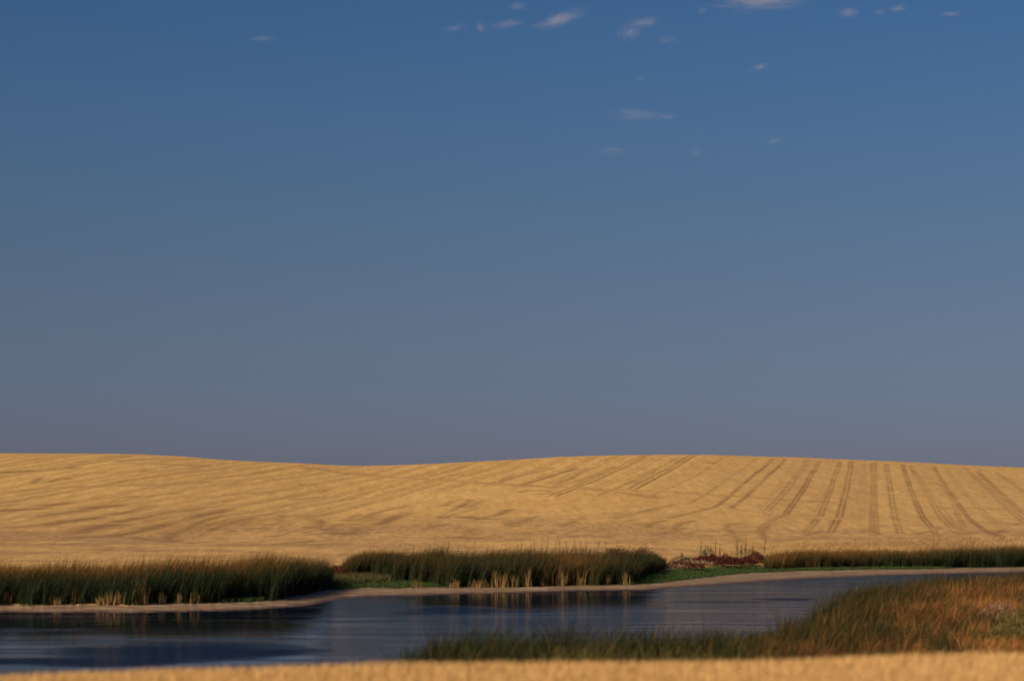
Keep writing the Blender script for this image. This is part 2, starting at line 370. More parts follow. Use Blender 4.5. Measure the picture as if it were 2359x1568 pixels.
for f_, wd, amp, pts in [
    (z3, .5, .45, [(-200,262),(0,270),(300,285),(600,300),(850,320),(1250,345)]), (z3, .5, .3, [(1400,290),(1850,310)]), (z3, .5, .4, [(1860,375),(2100,380),(2359,390)]),
    (z2, .6, .5, [(130,160),(450,200),(850,235),(1400,270),(2000,300),(2359,350)]),
    (z4, .9, -.0, [(0,300),(600,330),(1000,370),(1300,392)]),
    (z3, .45, .8, [(190,485),(215,462),(280,450)]), (z3, .45, .9, [(345,495),(375,465),(450,450)]), (z3, .4, .5, [(640,490),(660,470),(715,465)]), (z3, .4, .5, [(660,500),(690,530),(720,570)]),
    (z3, .4, .6, [(860,560),(850,500),(900,470)]), (z3, .4, .5, [(330,430),(480,395),(580,370)]), (z3, .4, .5, [(0,435),(160,400),(330,360)]),
    (z3, .5, .8, [(2130,505),(2200,530),(2240,560)]), (z3, .5, .7, [(1950,510),(2000,530),(2060,515)]),
    (z5, .8, .8, [(0,125),(220,115),(410,100)]), (z5, .6, .5, [(0,240),(250,215),(560,205),(860,200),(1190,180)]), (z5, .8, .55, [(700,60),(950,45),(1100,50)]), (z5, .6, .5, [(770,75),(1000,80),(1200,90)]),
    (z5, .6, .6, [(0,315),(70,310)]), (z5, .7, .8, [(300,312),(400,300)]), (z5, .7, .9, [(520,330),(620,318),(680,315)]), (z5, .6, .7, [(0,345),(110,340),(240,330)]), (z5, .6, .6, [(250,375),(430,350),(500,345)]),
    (z5, .6, .8, [(660,365),(780,345),(860,320)]), (z5, .7, .9, [(310,420),(370,408),(560,385)]), (z5, .5, .5, [(0,445),(310,420)]), (z5, .6, .7, [(700,405),(850,380),(1010,350),(1150,330)]),
    (z5, .9, .95, [(490,465),(600,430),(660,425)]), (z5, .7, 1.0, [(670,485),(830,460),(1000,410),(1160,375),(1290,345)]), (z5, .5, .4, [(1100,270),(1560,235)]), (z5, .6, .5, [(1650,205),(1940,180)]),
    (z5, .5, .5, [(1700,280),(1930,260)]), (z5, .6, .6, [(1760,100),(1890,110)]), (z5, .5, .5, [(2040,125),(2200,140)]), (z5, .5, .5, [(1960,285),(2070,270)]), (z5, .4, .4, [(450,135),(900,120)]), (z5, .4, .4, [(1000,110),(1500,100)]),
    (z5, .45, .7, [(200,185),(235,160)]), (z5, .45, .7, [(300,180),(350,158),(400,162)]), (z5, .4, .5, [(560,280),(1000,250)]), (z5, .4, .4, [(1300,200),(1700,160)]), (z5, .4, .4, [(1100,330),(1500,300)]),
    (z5, .4, .6, [(1080,450),(1180,400),(1290,375)]), (z5, .4, .6, [(1230,455),(1330,415),(1460,385)]), (z5, .4, .5, [(1390,430),(1440,405)]), (z5, .4, .55, [(1570,425),(1630,410),(1640,370)]), (z5, .4, .5, [(970,510),(1020,470),(1090,450)]),
    (z5, .4, .7, [(1770,385),(1800,370)]), (z5, .4, .8, [(1800,440),(1860,430),(1850,400),(1800,395)]), (z5, .5, .6, [(1900,450),(1960,420),(2050,420)]), (z5, .5, .5, [(2080,445),(2020,480),(1930,470)]), (z5, .4, .7, [(2000,400),(2060,395)]),
    (z5, .4, .6, [(2090,415),(2140,380)]), (z5, .5, .8, [(2190,420),(2290,375),(2359,360)]), (z5, .5, .4, [(400,500),(700,490),(1000,520)]), (z5, .5, .6, [(1300,555),(1600,535),(1800,520)]), (z5, .5, .5, [(1700,560),(2000,530)]),
    (z2, .45, .7, [(430,500),(520,505),(560,490)]), (z2, .4, .7, [(600,510),(650,500),(720,470)]),
    (z2, .4, .6, [(1020,400),(1060,375),(1110,365)]), (z2, .4, .7, [(1110,410),(1160,390),(1180,370)]), (z2, .4, .6, [(1180,410),(1220,385),(1250,375)]), (z2, .5, .7, [(1150,475),(1230,485),(1330,485)]), (z2, .4, .6, [(1330,470),(1430,430)]),
    (z2, .4, .6, [(1420,520),(1500,505),(1560,480)]), (z2, .5, .5, [(920,545),(1000,525)]), (z2, .4, .5, [(500,480),(600,440),(760,405)]),
    (z2, .4, .6, [(1480,320),(1560,305),(1700,310)]), (z2, .4, .5, [(1600,330),(1750,320)]), (z2, .35, .6, [(2000,335),(2140,280),(2359,180)]), (z2, .5, .5, [(1100,600),(1200,610),(1350,600)]),
    (z2, .4, .6, [(1300,262),(1450,225),(1700,165)]), (z2, .4, .8, [(1500,270),(1650,230),(1860,165)]), (z2, .4, .6, [(1700,290),(1800,240),(1930,170)]), (z2, .4, .5, [(1720,290),(1950,220),(2100,150)]), (z2, .3, .5, [(1350,160),(1550,120)]),
    (z3, .5, .5, [(880,575),(1100,550),(1220,548)]), (z3, .6, .35, [(1100,590),(1700,580),(2359,600)])]:
    low_ = np.mean([f_(*p)[1] for p in pts]) > 1150 and f_ is not z3
    stroke([f_(*p) for p in pts], wd * (1.35 if low_ else 1), min(.8, amp * (1.1 if low_ else 1.0)), 1.5 if f_ is z5 else 1.2 if f_ is z2 else 1.1, .38)
# scattered short dashes where the combine turned
r3 = np.random.default_rng(11)
for _ in range(110):
    px = r3.uniform(320, 1560) if r3.random() < .7 else r3.uniform(1500, 2350)
    yb = 1228 if px > 1500 else np.interp(px, [320, 900, 1560], [1222, 1200, 1200])
    py = yb + r3.normal(0, 12 if px < 1500 else 6); L = r3.uniform(8, 45); dy = -L * r3.uniform(.05, .45)
    stroke([(px, py), (px + L * .5, py + dy * .4), (px + L, py + dy)], r3.uniform(.3, .5), r3.uniform(.2, .6), 1, .4)
track[hill] = np.clip(tk, 0, 1)
# tight loops of the turning combine at the left foot of the slope
for cx_, cy_, rx_, a0 in [(640,1212,20,0),(690,1208,16,.6),(735,1214,18,1.2),(770,1206,14,.3),(815,1222,34,0),(822,1221,20,.8),(860,1214,16,.2),(590,1220,24,.9),(905,1204,18,.4),(555,1228,20,.2),(1080,1196,16,.5),(1150,1205,18,1.0),(790,1232,30,.4),(700,1228,26,.2)]:
    th = np.linspace(a0, a0 + r3.uniform(2.6, 5.0), 7)
    stroke([(cx_ + rx_ * math.cos(v), cy_ - rx_ * .33 * math.sin(v)) for v in th], .42, r3.uniform(.5, .8), 1, .5)
# worn headland where straw is thin: beside the pond, turning ground, left foot of the hill; plus slope shading tinted in at lower left
hw = np.exp(-((hy - 201) / 8) ** 2) * .9 * sstep(.42, .72, fbm(hx / 7, hy / 2.2, 61, 4))
sp = field_point([810, 560, 200, 60, 400, 700, 1250, 1000, 1420, 1700], [1222, 1225, 1258, 1250, 1240, 1240, 1212, 1235, 1225, 1240])
for (sx, sy), (rx, ry, a) in zip(sp, [(6,9,1.3),(8,9,.9),(11,5,.8),(10,5,.6),(12,6,.5),(12,5,.6),(9,8,.45),(12,6,.5),(11,7,.4),(14,5,.4)]):
    hw = np.maximum(hw, a * np.exp(-((hx - sx) / rx) ** 2 - ((hy - sy) / ry) ** 2) * (.05 + 1.3 * sstep(.35, .7, fbm(hx / 2, hy / 3, 71, 4))))
hw = np.maximum(hw, (.10 + .55 * sstep(.3, .7, fbm(hx / 8, hy / 6, 83, 4))) * sstep(265, 205, hy))
sw = vnoise(np.floor(u / 2.9) * 1.7 + .5, hy / 160, 19)
hw = np.maximum(hw, .42 * sw * sstep(T(1350), T(1700), hx / hy)) + .15 * sstep(T(900), T(0), hx / hy) * sstep(330, 210, hy)  # last term darkens the lower left slope, terrain shading put into the colour
worn_shade[hill] = np.clip(hw, 0, 1)
GZ = GZ - .05 * track

co = np.stack([GX, GY, GZ], -1).reshape(-1, 3)
fi, fj = np.meshgrid(np.arange(NY - 1), np.arange(NX - 1), indexing='ij')
quad = np.stack([fi*NX+fj, fi*NX+fj+1, (fi+1)*NX+fj+1, (fi+1)*NX+fj], -1).reshape(-1, 4)
cY = .25 * (GY[:-1,:-1]+GY[1:,:-1]+GY[:-1,1:]+GY[1:,1:]); cX = .25 * (GX[:-1,:-1]+GX[1:,:-1]+GX[:-1,1:]+GX[1:,1:])
ct = np.repeat(.5 * (tt[:-1] + tt[1:])[None, :], NY - 1, 0)
def cr(f): return np.repeat(f(.5 * (tt[:-1] + tt[1:]))[None, :], NY - 1, 0)
yn_, yf_, ym_ = cr(Ynear), cr(Yfar), cr(Ymud); ym_ = np.maximum(ym_, yf_ + 1.2)
# how deep the green turf runs behind the mud, by column of the photo
gd = np.interp(ct, T([-600, 500, 540, 600, 700, 760, 860, 1000, 1100, 1380, 1480, 1560, 1800, 2150, 2250]), [.5, .5, 3, 3, 2, 12, 11, 5, 2, 2, 14, 15, 8, 5, 3]) + 2.5 * (vnoise(cX / 3, cY / 3, 9) - .5)
bank_far = ym_ + np.interp(ct, T([0, 700, 800, 1400, 1600, 2359]), [17, 17, 16, 22, 16, 12])
reg = np.select([cY < 33, cY < yn_, cY < yf_, cY < ym_, cY < ym_ + gd, cY < bank_far], [0, 1, 2, 3, 4, 5], 6)
wetv = np.clip(1 - (GY - np.repeat(Yfar(tt)[None, :], NY, 0)) / (np.maximum(1.6, .36 * np.repeat((np.maximum(Ymud(tt), Yfar(tt)+1.2) - Yfar(tt))[None, :], NY, 0)) ), 0, 1)
attrs_all = {'track': track.ravel(), 'worn_shade': worn_shade.ravel(), 'wet': wetv.ravel()}
def region(name, r, mat, use):
    f = quad[(reg == r).ravel()]
    ids, inv = np.unique(f, return_inverse=True)
    o = mesh_obj(name, co[ids], inv.ravel(), 4, mat, {k: attrs_all[k][ids] for k in use})
    o['kind'] = 'structure'; return o
region('near_field', 0, M_fg, ['track', 'worn_shade'])
region('near_bank', 1, M_bank, [])
region('pond_bed', 2, M_bed, [])
region('mud_shore', 3, M_mud, ['wet'])
region('turf', 4, M_grassground, [])
region('far_bank', 5, M_field, ['track', 'worn_shade'])
region('hill_field', 6, M_field, ['track', 'worn_shade'])

# ------------------------------------------------------------ water
m, n, b = new_mat('pond_water')
g = N(n, 'ShaderNodeNewGeometry').outputs['Position']
ruf = N(n, 'ShaderNodeAttribute', attribute_name='ruffle').outputs['Fac']
b.inputs['Base Color'].default_value = (.006, .007, .009, 1); b.inputs['IOR'].default_value = 1.333
b.inputs['Roughness'].default_value = .05; b.inputs['Specular IOR Level'].default_value = .5
wv = noise(n, mapping(n, g, (1, 1.4, 1)), 3.0, 3, .55)
wv2 = noise(n, mapping(n, g, (.25, .5, 1)), 1.0, 3, .5)
hh = math_(n, 'ADD', math_(n, 'MULTIPLY', wv, math_(n, 'ADD', N(n, 'ShaderNodeAttribute', attribute_name='ripple').outputs['Fac'], math_(n, 'MULTIPLY', ruf, .07))), math_(n, 'MULTIPLY', wv2, math_(n, 'MULTIPLY', N(n, 'ShaderNodeAttribute', attribute_name='ripple').outputs['Fac'], 1.0)))
bp = N(n, 'ShaderNodeBump'); bp.inputs['Strength'].default_value = 1; bp.inputs['Distance'].default_value = 1
n.links.new(hh, bp.inputs['Height']); n.links.new(bp.outputs[0], b.inputs['Normal'])
df = N(n, 'ShaderNodeBsdfDiffuse'); df.inputs[0].default_value = (.0045, .010, .023, 1)
mxw = N(n, 'ShaderNodeMixShader'); n.links.new(math_(n, 'ADD', math_(n, 'SUBTRACT', .64, math_(n, 'MULTIPLY', ruf, .36)), math_(n, 'MULTIPLY', N(n, 'ShaderNodeAttribute', attribute_name='sheen').outputs['Fac'], .34)), mxw.inputs[0])
n.links.new(mix(n, ruf, (.0045, .010, .023), (.006, .014, .038)), df.inputs[0]); n.links.new(df.outputs[0], mxw.inputs[1]); n.links.new(b.outputs[0], mxw.inputs[2]); n.links.new(mxw.outputs[0], n.nodes['Material Output'].inputs[0])  # bluer diffuse on ruffled patches stands in for reflected high sky
M_water = m
wt = np.linspace(-.8, .8, 1300); wy = np.concatenate([np.linspace(30, 185, 420)])
WX = wt[None, :] * wy[:, None]; WY = np.repeat(wy[:, None], len(wt), 1)
ruffle = np.zeros(WX.shape)
wob = 1.5 * (fbm(WX / 4, WY / 2, 91) - .5)
for (px, py), (rx, ry), a in [((140,1518),(330,7),1), ((430,1497),(270,20),1.0), ((330,1508),(120,10),.8), ((250,1525),(150,7),.9), ((1055,1402),(95,9),1), ((1020,1409),(120,4.5),.6), ((1180,1406),(90,3.5),.6),
                             ((1800,1378),(75,3),.8), ((1650,1384),(110,3),.35), ((1250,1520),(300,6),.35)]:
    px += 0; cy_ = 4 * F / (py - HOR); cx_ = T(px) * cy_
    dy_ = cy_ - 4 * F / (py + ry - HOR); dx_ = rx / F * cy_
    q = ((WX - cx_) / dx_) ** 2 + ((WY - cy_) / dy_) ** 2 + wob
    ruffle = np.maximum(ruffle, a * sstep(1.7, .25, q) * (.75 + .4 * fbm(WX / 1.2, WY / 2.5, 94, 3)))
wx_, wy_ = WX, WY
sheen = sstep(.50, .70, fbm(WX / 7 + 1, WY / 1.3, 197, 4)) * sstep(.38, .58, fbm(WX / 18, WY / 9, 198)) 
streak = 2 * sstep(.54, .72, fbm(WX / 9 + 5, WY / 1.6, 93)) * .10 * sstep(.4, .6, fbm(WX / 25, WY / 12, 96))
ruffle = np.clip(ruffle + streak, 0, 1)
yn2, yf2 = Ynear(wt), Yfar(wt)
# sheltered, calmer water in the lee of the left and middle reed beds
off = yf2[None, :] - WY
lee = sstep(T(790), T(715), WX / WY + .004 * wob) * sstep(48, 34, off) + .92 * sstep(T(900), T(1000), WX / WY) * sstep(T(1560), T(1480), WX / WY + .01 * wob) * sstep(34, 18, off + 3 * wob)
ripple = .019 - .0168 * np.clip(lee, 0, 1)
mask = ((WY > yn2[None, :] - 3) & (WY < yf2[None, :] + 2.5))
mq = mask[:-1,:-1] | mask[1:,:-1] | mask[:-1,1:] | mask[1:,1:]
wi, wj = np.meshgrid(np.arange(len(wy) - 1), np.arange(len(wt) - 1), indexing='ij'); W = len(wt)
wq = np.stack([wi*W+wj, wi*W+wj+1, (wi+1)*W+wj+1, (wi+1)*W+wj], -1).reshape(-1, 4)[mq.ravel()]
ids, inv = np.unique(wq, return_inverse=True)
wco = np.stack([WX.ravel()[ids], WY.ravel()[ids], np.zeros(len(ids))], 1)
o = mesh_obj('pond_water', wco, inv.ravel(), 4, M_water, {'ruffle': ruffle.ravel()[ids], 'ripple': ripple.ravel()[ids], 'sheen': (sheen * (1 - ruffle)).ravel()[ids]})
o['kind'] = 'structure'

# ------------------------------------------------------------ blades
def blades(base, h, wd, lean, tone0, tone1, r, seg=3, mid=.5, bend=1.8, yaw=None):
    """flat tapering leaves. base (n,3), h, wd (n,), lean (n,2) tip offset, tone0/tone1 (n,3) base and tip colour"""
    n_ = len(base)
    if yaw is None: yaw = r.uniform(0, math.pi, n_)
    sx, sy = np.cos(yaw), np.sin(yaw)
    V = []; C = []
    for k in range(seg + 1):
        s = k / seg
        wk = wd * (1 - .85 * s ** 1.6) * .5
        c = base + np.stack([lean[:,0] * s ** bend, lean[:,1] * s ** bend, h * s * (1 - .12 * s * (np.hypot(*lean.T) / np.maximum(h, .01)))], 1)
        off = np.stack([sx * wk, sy * wk, 0 * wk], 1)
        V += [c - off, c + off]
        cc = tone0 + (tone1 - tone0) * sstep(mid - .25, mid + .3, s)
        C += [cc, cc]
    V = np.stack(V, 1).reshape(-1, 3); C = np.stack(C, 1).reshape(-1, 3)
    st = 2 * (seg + 1)
    f = np.array([[2*k, 2*k+1, 2*k+3, 2*k+2] for k in range(seg)])
    Fc = (np.arange(n_)[:, None, None] * st + f[None]).reshape(-1)
    return V, Fc, C
def join(parts):
    V, Fs, C, k = [], [], [], 0
    for v, f, c in parts: V.append(v); Fs.append(f + k); C.append(c); k += len(v)
    return np.concatenate(V), np.concatenate(Fs), np.concatenate(C)
def pick(r, cols, wts, n_):
    cols = np.array(cols, float); c = cols[r.choice(len(cols), n_, p=np.array(wts) / sum(wts))]
    return c * r.uniform(.75, 1.25, (n_, 1))
GREEN = [(.012,.026,.005), (.008,.018,.004), (.019,.033,.005), (.021,.022,.005)]
BROWN = [(.25,.100,.016), (.19,.072,.012), (.30,.14,.026), (.10,.065,.012)]

def reed_bed(name, label, region_fn, n_, hfun, seed, tipw, wd=.029, wind=(.35, .0), colw=None, mat=M_leaf, group=None, mid=.82, mess=.10):
    r = np.random.default_rng(seed)
    X, Y = region_fn(r, n_)
    Z = ground_at(X, Y)
    keep = Z > -.25; X, Y, Z = X[keep], Y[keep], Z[keep]; n_ = len(X)
    patch = fbm(X / 1.6, Y / 1.6, seed + 5, 3)
    h = np.maximum(hfun(X, Y) * (r.uniform(.66, 1.0, n_) + .22 * (r.random(n_) < .03)) * (.72 + .56 * patch) - np.clip(Z - .3, 0, 2) * .9, .12)
    base = np.stack([X, Y, Z - .03], 1)
    lean = np.stack([wind[0] * h * r.uniform(.2, 1.1, n_) + r.normal(0, mess, n_) * h, wind[1] * h + r.normal(0, mess * 1.2, n_) * h], 1)
    t0 = pick(r, GREEN, [4, 4, 3, 1.5], n_); 
    tb = pick(r, BROWN, [4, 4, 2, 3], n_)
    tip = tipw(X, Y) * (.35 + 1.3 * fbm(X / 2.2, Y / 2.2, seed + 9, 3)) + r.normal(0, .10, n_)
    tip = np.clip(tip, 0, 1)[:, None]; t0 = t0 * (1 - .55 * tip ** 2) + tb * .55 * tip ** 2
    t1 = t0 * (1 - tip) + tb * tip
    dead = (r.random(n_) < .01 + .07 * (patch < .34))[:, None]
    t0 = np.where(dead, pick(r, [(.26,.15,.05), (.18,.10,.03)], [1, 1], n_), t0); t1 = np.where(dead, tb * 1.3, t1)
    if colw is not None: t0, t1 = colw(r, X, Y, t0, t1)
    V, Fc, C = blades(base, h, wd * r.uniform(.6, 1.3, n_), lean, t0, t1, r, 3, mid=mid)
    o = mesh_obj(name, V, Fc, 4, mat, {'tone': C}, smooth=False)
    tag(o, label, 'reeds', group, 'stuff'); return o

def strip_region(px0, px1, d0, d1, extra=0):
    """random points behind the mud edge between two photo columns; d0/d1(px) metres behind it"""
    def f(r, n_):
        px = r.uniform(px0, px1, n_); t = T(px); e = Ymud(t)
        a = d0(px) if callable(d0) else d0; b2 = d1(px) if callable(d1) else d1
        Y = e + a + (b2 - a) * r.random(n_)
        return t * Y, Y
    return f
PX = lambda X, Y: CX + F * X / Y
I = np.interp

# left bed
def hl(X, Y):
    px = PX(X, Y)
    return I(px, [-500, 0, 200, 420, 520, 600, 680, 730, 755, 765], [1.8, 1.70, 1.72, 1.84, 1.96, 2.08, 1.98, 1.85, 1.4, .8]) * I(Y - Ymud(X / Y), [0, 2.0, 3.2, 5], [.78, .86, .94, 1.0])
gb = 'reed beds along the far shore'
reed_bed('reed_bed', 'dark green reed bed with rusty brown tips on the left of the far shore',
    strip_region(-520, 764, lambda p: I(p, [0, 510, 530, 590, 620, 764], [.2, .2, 2.2, 2.2, .6, 1.2]), lambda p: I(p, [0, 600, 764], [11, 11, 7])), 36000, hl, 101,
    lambda X, Y: I(PX(X, Y), [0, 480, 620, 764], [1.0, .85, .45, .2]) * I(Y - Ymud(X / Y), [0, 2, 3.2, 5, 11], [.0, .0, .35, 1.6, 1.9]), group=gb)
# middle bed
def hm_(X, Y):
    px = PX(X, Y)
    return I(px, [775, 800, 850, 920, 1100, 1240, 1330, 1420, 1470, 1500, 1530], [.6, 1.4, 1.75, 1.88, 1.84, 1.96, 1.92, 1.8, 1.65, 1.4, .9])
reed_bed('reed_bed', 'tall green reed bed in the middle of the far shore, behind bare straw stems',
    strip_region(778, 1530, lambda p: I(p, [778, 860, 960, 1040, 1420, 1465, 1480, 1530], [13, 11, 5, .4, .4, 1.5, 9, 17]), lambda p: I(p, [778, 900, 1440, 1530], [19, 14, 14, 24])), 31000, hm_, 202,
    lambda X, Y: I(PX(X, Y), [780, 1100, 1230, 1300, 1420, 1530], [.55, .25, .4, .6, .25, .15]), group=gb)
# right bed
def hr(X, Y):
    px = PX(X, Y)
    return I(px, [1755, 1800, 1900, 2000, 2090, 2130, 2250, 2359, 2800], [1.0, 1.3, 1.48, 1.36, 1.3, 1.5, 1.55, 1.72, 1.7])
reed_bed('reed_bed', 'low distant reed bed with orange-brown tops on the right of the far shore',
    strip_region(1757, 2104, lambda p: I(p, [1757, 1900, 2104], [5, 4.5, 3.5]), lambda p: I(p, [1757, 2104], [14, 12])), 12000, hr, 303,
    lambda X, Y: I(PX(X, Y), [1757, 2080, 2104], [1, .9, .7]) * I(Y - Ymud(X / Y), [4, 6, 9], [.4, 1, 1.6]), group=gb)
reed_bed('reed_bed', 'dark dense reed bed at the far right end of the far shore',
    strip_region(2098, 2620, lambda p: I(p, [2098, 2300], [3, 1.5]), 11), 15000, hr, 304,
    lambda X, Y: I(Y - Ymud(X / Y), [1, 6, 10], [.1, .5, 1.0]), group=gb)

# near bank: a wide sedge and reed slope between pond and near stubble
def near_region(r, n_):
    t = r.uniform(T(860), .36, n_); a, b2 = 37.0, Ynear(t) - .2
    Y = np.sqrt(a * a + (b2 * b2 - a * a) * r.random(n_))
    k = r.random(n_) < np.clip((b2 - a) / 60 * 1.0 + .12, 0, 1)
    return (t * Y)[k], Y[k]
def hn(X, Y):
    px = PX(X, Y); e = Ynear(X / Y) - Y
    v = I(px, [860, 930, 1000, 1100, 1330, 1450, 1600, 1800, 1950, 2359], [.5, .95, 1.25, 1.38, 1.38, 1.28, 1.25, 1.2, 1.2, 1.15])
    return v * (.55 + .9 * fbm(X / .8, Y / 1.2, 77, 2)) * I(e, [0, 10, 25, 60], [1.0, .85, .75, .62])
def ncol(r, X, Y, t0, t1):
    px = PX(X, Y); py = HOR + (CAM_H - .8) / Y * F
    e = Ynear(X / Y) - Y
    q = fbm(X / 5 + 7, Y / 9, 400, 4)
    # rust spreads away from the water; the pond margin stays dark green
    org = sstep(1850, 2250, px) * sstep(5, 40, e + 50 * (q - .5)) * .95
    org = org + sstep(.52, .62, fbm(X / 3 + 2, Y / 7, 430, 3)) * .45 * sstep(2, 10, e) * sstep(1600, 1900, px)
    org = org + .75 * sstep(5, 9, e) * sstep(1000, 1200, px) * sstep(2000, 1700, px)
    org = np.clip(org * sstep(.30, .58, fbm(X / 1.2 + 9, Y / 2.4, 420, 3)) * 1.25, 0, 1)
    org = (r.random(len(X)) < org)[:, None].astype(float)
    oc = pick(r, [(.36,.125,.030), (.26,.095,.022), (.34,.18,.045), (.16,.10,.025)], [4, 3, 3, 2], len(X))
    yel = pick(r, [(.26,.185,.04), (.17,.13,.03)], [1, 1], len(X))
    oc = np.where(r.random(len(X))[:, None] < sstep(1950, 1500, px)[:, None], yel, oc)
    mot = (.65 + .7 * sstep(.35, .6, fbm(X / .9 + 3, Y / 2.0, 433, 3)))[:, None]
    oc = oc * (1 + .45 * sstep(2000, 2250, px))[:, None]
    return t0 * 1.25 * (1 - org) + oc * .60 * org * mot, t1 * 1.15 * (1 - org) + oc * .70 * org * mot
reed_bed('sedge_slope', 'wind-bent green sedge turning rusty orange on the near bank at the right', near_region, 170000, hn, 505,
    lambda X, Y: I(PX(X, Y), [900, 1700, 1950, 2359], [.05, .1, .2, .2]), wd=.028, wind=(.32, -.05), mess=.24, mid=.5, colw=ncol)

# turf blades
def tuft_field(name, label, cat, region_fn, n_, h0, seed, cols, wts, wd=.03, mat=M_leaf, wind=.3):
    r = np.random.default_rng(seed); X, Y = region_fn(r, n_); Z = ground_at(X, Y); n_ = len(X)
    h = h0 * r.uniform(.5, 1.2, n_); c0 = pick(r, cols, wts, n_)
    lean = np.stack([wind * h + r.normal(0, .2, n_) * h, r.normal(0, .2, n_) * h], 1)
    V, Fc, C = blades(np.stack([X, Y, Z - .02], 1), h, wd * r.uniform(.7, 1.3, n_), lean, c0, c0 * 1.2, r, 2)
    o = mesh_obj(name, V, Fc, 4, mat, {'tone': C}, smooth=False); tag(o, label, cat, None, 'stuff'); return o
TG = [(.048,.078,.014), (.034,.058,.011), (.075,.090,.022)]
def turf_region(a, b2, d0, d1):
    return strip_region(a, b2, d0, d1)
tuft_field('grass', 'bright green short grass between the left and middle reed beds', 'grass', strip_region(735, 1010, .3, lambda p: I(p, [735, 760, 900, 1010], [5, 14, 12, 4])), 9000, .16, 61, TG, [3,3,1])
tuft_field('grass', 'small green grass patch at the foot of the left reed bed', 'grass', strip_region(505, 610, .3, 3), 2200, .18, 62, TG, [3,2,1])
tuft_field('grass', 'long green grass strip above the mud right of the middle reed bed', 'grass', strip_region(1390, 2170, .4, lambda p: I(p, [1390, 1470, 1560, 1740, 1800, 2170], [1, 13, 15, 12, 7, 5])), 24000, .16, 63, TG, [3,3,1])

tuft_field('rough_grass', 'rough olive grass in the gap between the left and middle reed beds', 'grass', strip_region(745, 900, lambda p: I(p, [745, 900], [4, 6]), 15), 7000, .42, 66,
    [(.05,.055,.014), (.10,.08,.025), (.16,.10,.03)], [3,2,1])

# straw grass at the foot of the hill
tuft_field('dry_grass', 'pale dry grass fringe between the far reed beds and the stubble hill', 'grass',
    strip_region(-500, 2700, lambda p: I(p, [0, 764, 800, 1500, 1760, 2359], [11, 8, 17, 20, 20, 14]), lambda p: I(p, [0, 764, 800, 1500, 1760, 2359], [22, 20, 26, 32, 30, 26])), 26000, .28, 64,
    [(.42,.26,.10), (.34,.20,.08), (.25,.17,.06)], [3,3,1], mat=M_dry)

# near stubble
def fgreg(r, n_):
    Y = r.uniform(17.5, 27.5, n_); t = r.uniform(-.34, .34, n_)
    return t * Y, Y
tuft_field('stubble', 'golden cut straw stubble across the bottom of the picture', 'stubble', fgreg, 110000, .13, 65,
    [(.60,.36,.130), (.56,.33,.115), (.64,.40,.155), (.48,.27,.09)], [4,4,2,.6], wd=.010, mat=M_dry, wind=.15)

# ------------------------------------------------------------ single plants
def plant_mesh(name, parts, mat, loc, label, cat, group):
    V, Fc, C = join(parts)
    V = V - np.array(loc)[None]
    o = mesh_obj(name, V, Fc, 4, mat, {'tone': C}, smooth=False); o.location = loc
    tag(o, label, cat, group); return o
def place(px, back):
    t = float(T(px)); Y = float(Ymud(np.array([t]))[0]) + back; X = t * Y
    return X, Y, float(ground_at([X], [Y])[0])
def tube_blades(base, h, wd, lean, c0, c1, r):
    """a stem of two crossed leaves so that it has body from every side"""
    one = np.array([base]); L = np.array([lean])
    a = blades(one, np.array([h]), np.array([wd]), L, np.array([c0]), np.array([c1]), r, 4, yaw=np.array([.2]))
    b2 = blades(one, np.array([h]), np.array([wd]), L, np.array([c0]), np.array([c1]), r, 4, yaw=np.array([.2 + math.pi / 2]))
    return [a, b2]

# straw tufts at the foot of the reeds
tufts = [(20, 0.9, 0.5, 'wide yellow straw tuft under the far left end of the left reed bed'),
 (133, 0.9, 0.42, 'thin yellow straw tuft left of the bushy one under the left reed bed'),
 (180, 1.0, 0.62, 'bushy yellow straw tuft left of the close row of three, left reed bed'),
 (235, 0.6, 0.4, 'shortest tuft, first of the close row of three under the left reed bed'),
 (254, 0.7, 0.5, 'middle straw tuft of the close row of three under the left reed bed'),
 (276, 0.9, 0.6, 'leaning straw tuft, last of the close row of three, left reed bed'),
 (325, 1.1, 0.95, 'tallest and palest straw tuft at the foot of the left reed bed'),
 (376, 0.6, 0.5, 'slim straw tuft just right of the tallest one under the left reed bed'),
 (416, 0.5, 0.4, 'faint low straw tuft between two slim ones under the left reed bed'),
 (456, 0.9, 0.55, 'rightmost yellow straw tuft of the left reed bed, beside the green patch'),
 (960, 0.8, 0.45, 'low brown straw tuft, leftmost under the middle reed bed'),
 (1050, 0.9, 0.45, 'second straw tuft from the left under the middle reed bed'),
 (1105, 1.6, 0.5, 'broadest low straw tuft under the middle reed bed'),
 (1145, 1.0, 0.8, 'pale straw tuft right beside the broadest one, middle reed bed'),
 (1163, 0.7, 0.7, 'narrow straw tuft second to the right of the broadest, middle reed bed'),
 (1184, 0.8, 0.6, 'small straw tuft left of the tall yellow one, middle reed bed'),
 (1217, 0.9, 0.95, 'tall yellow straw tuft left of the bare standing stems'),
 (1249, 0.8, 0.6, 'short straw tuft touching the left end of the bare standing stems'),
 (1300, 0.6, 0.7, 'sparse straw tuft touching the right end of the bare standing stems'),
 (1335, 1.0, 0.8, 'slanting yellow straw tuft right of the bare standing stems'),
 (1400, 0.7, 0.5, 'second last straw tuft towards the right end of the middle reed bed'),
 (1440, 0.5, 0.7, 'last straw tuft at the right end of the middle reed bed')]
r = np.random.default_rng(88)
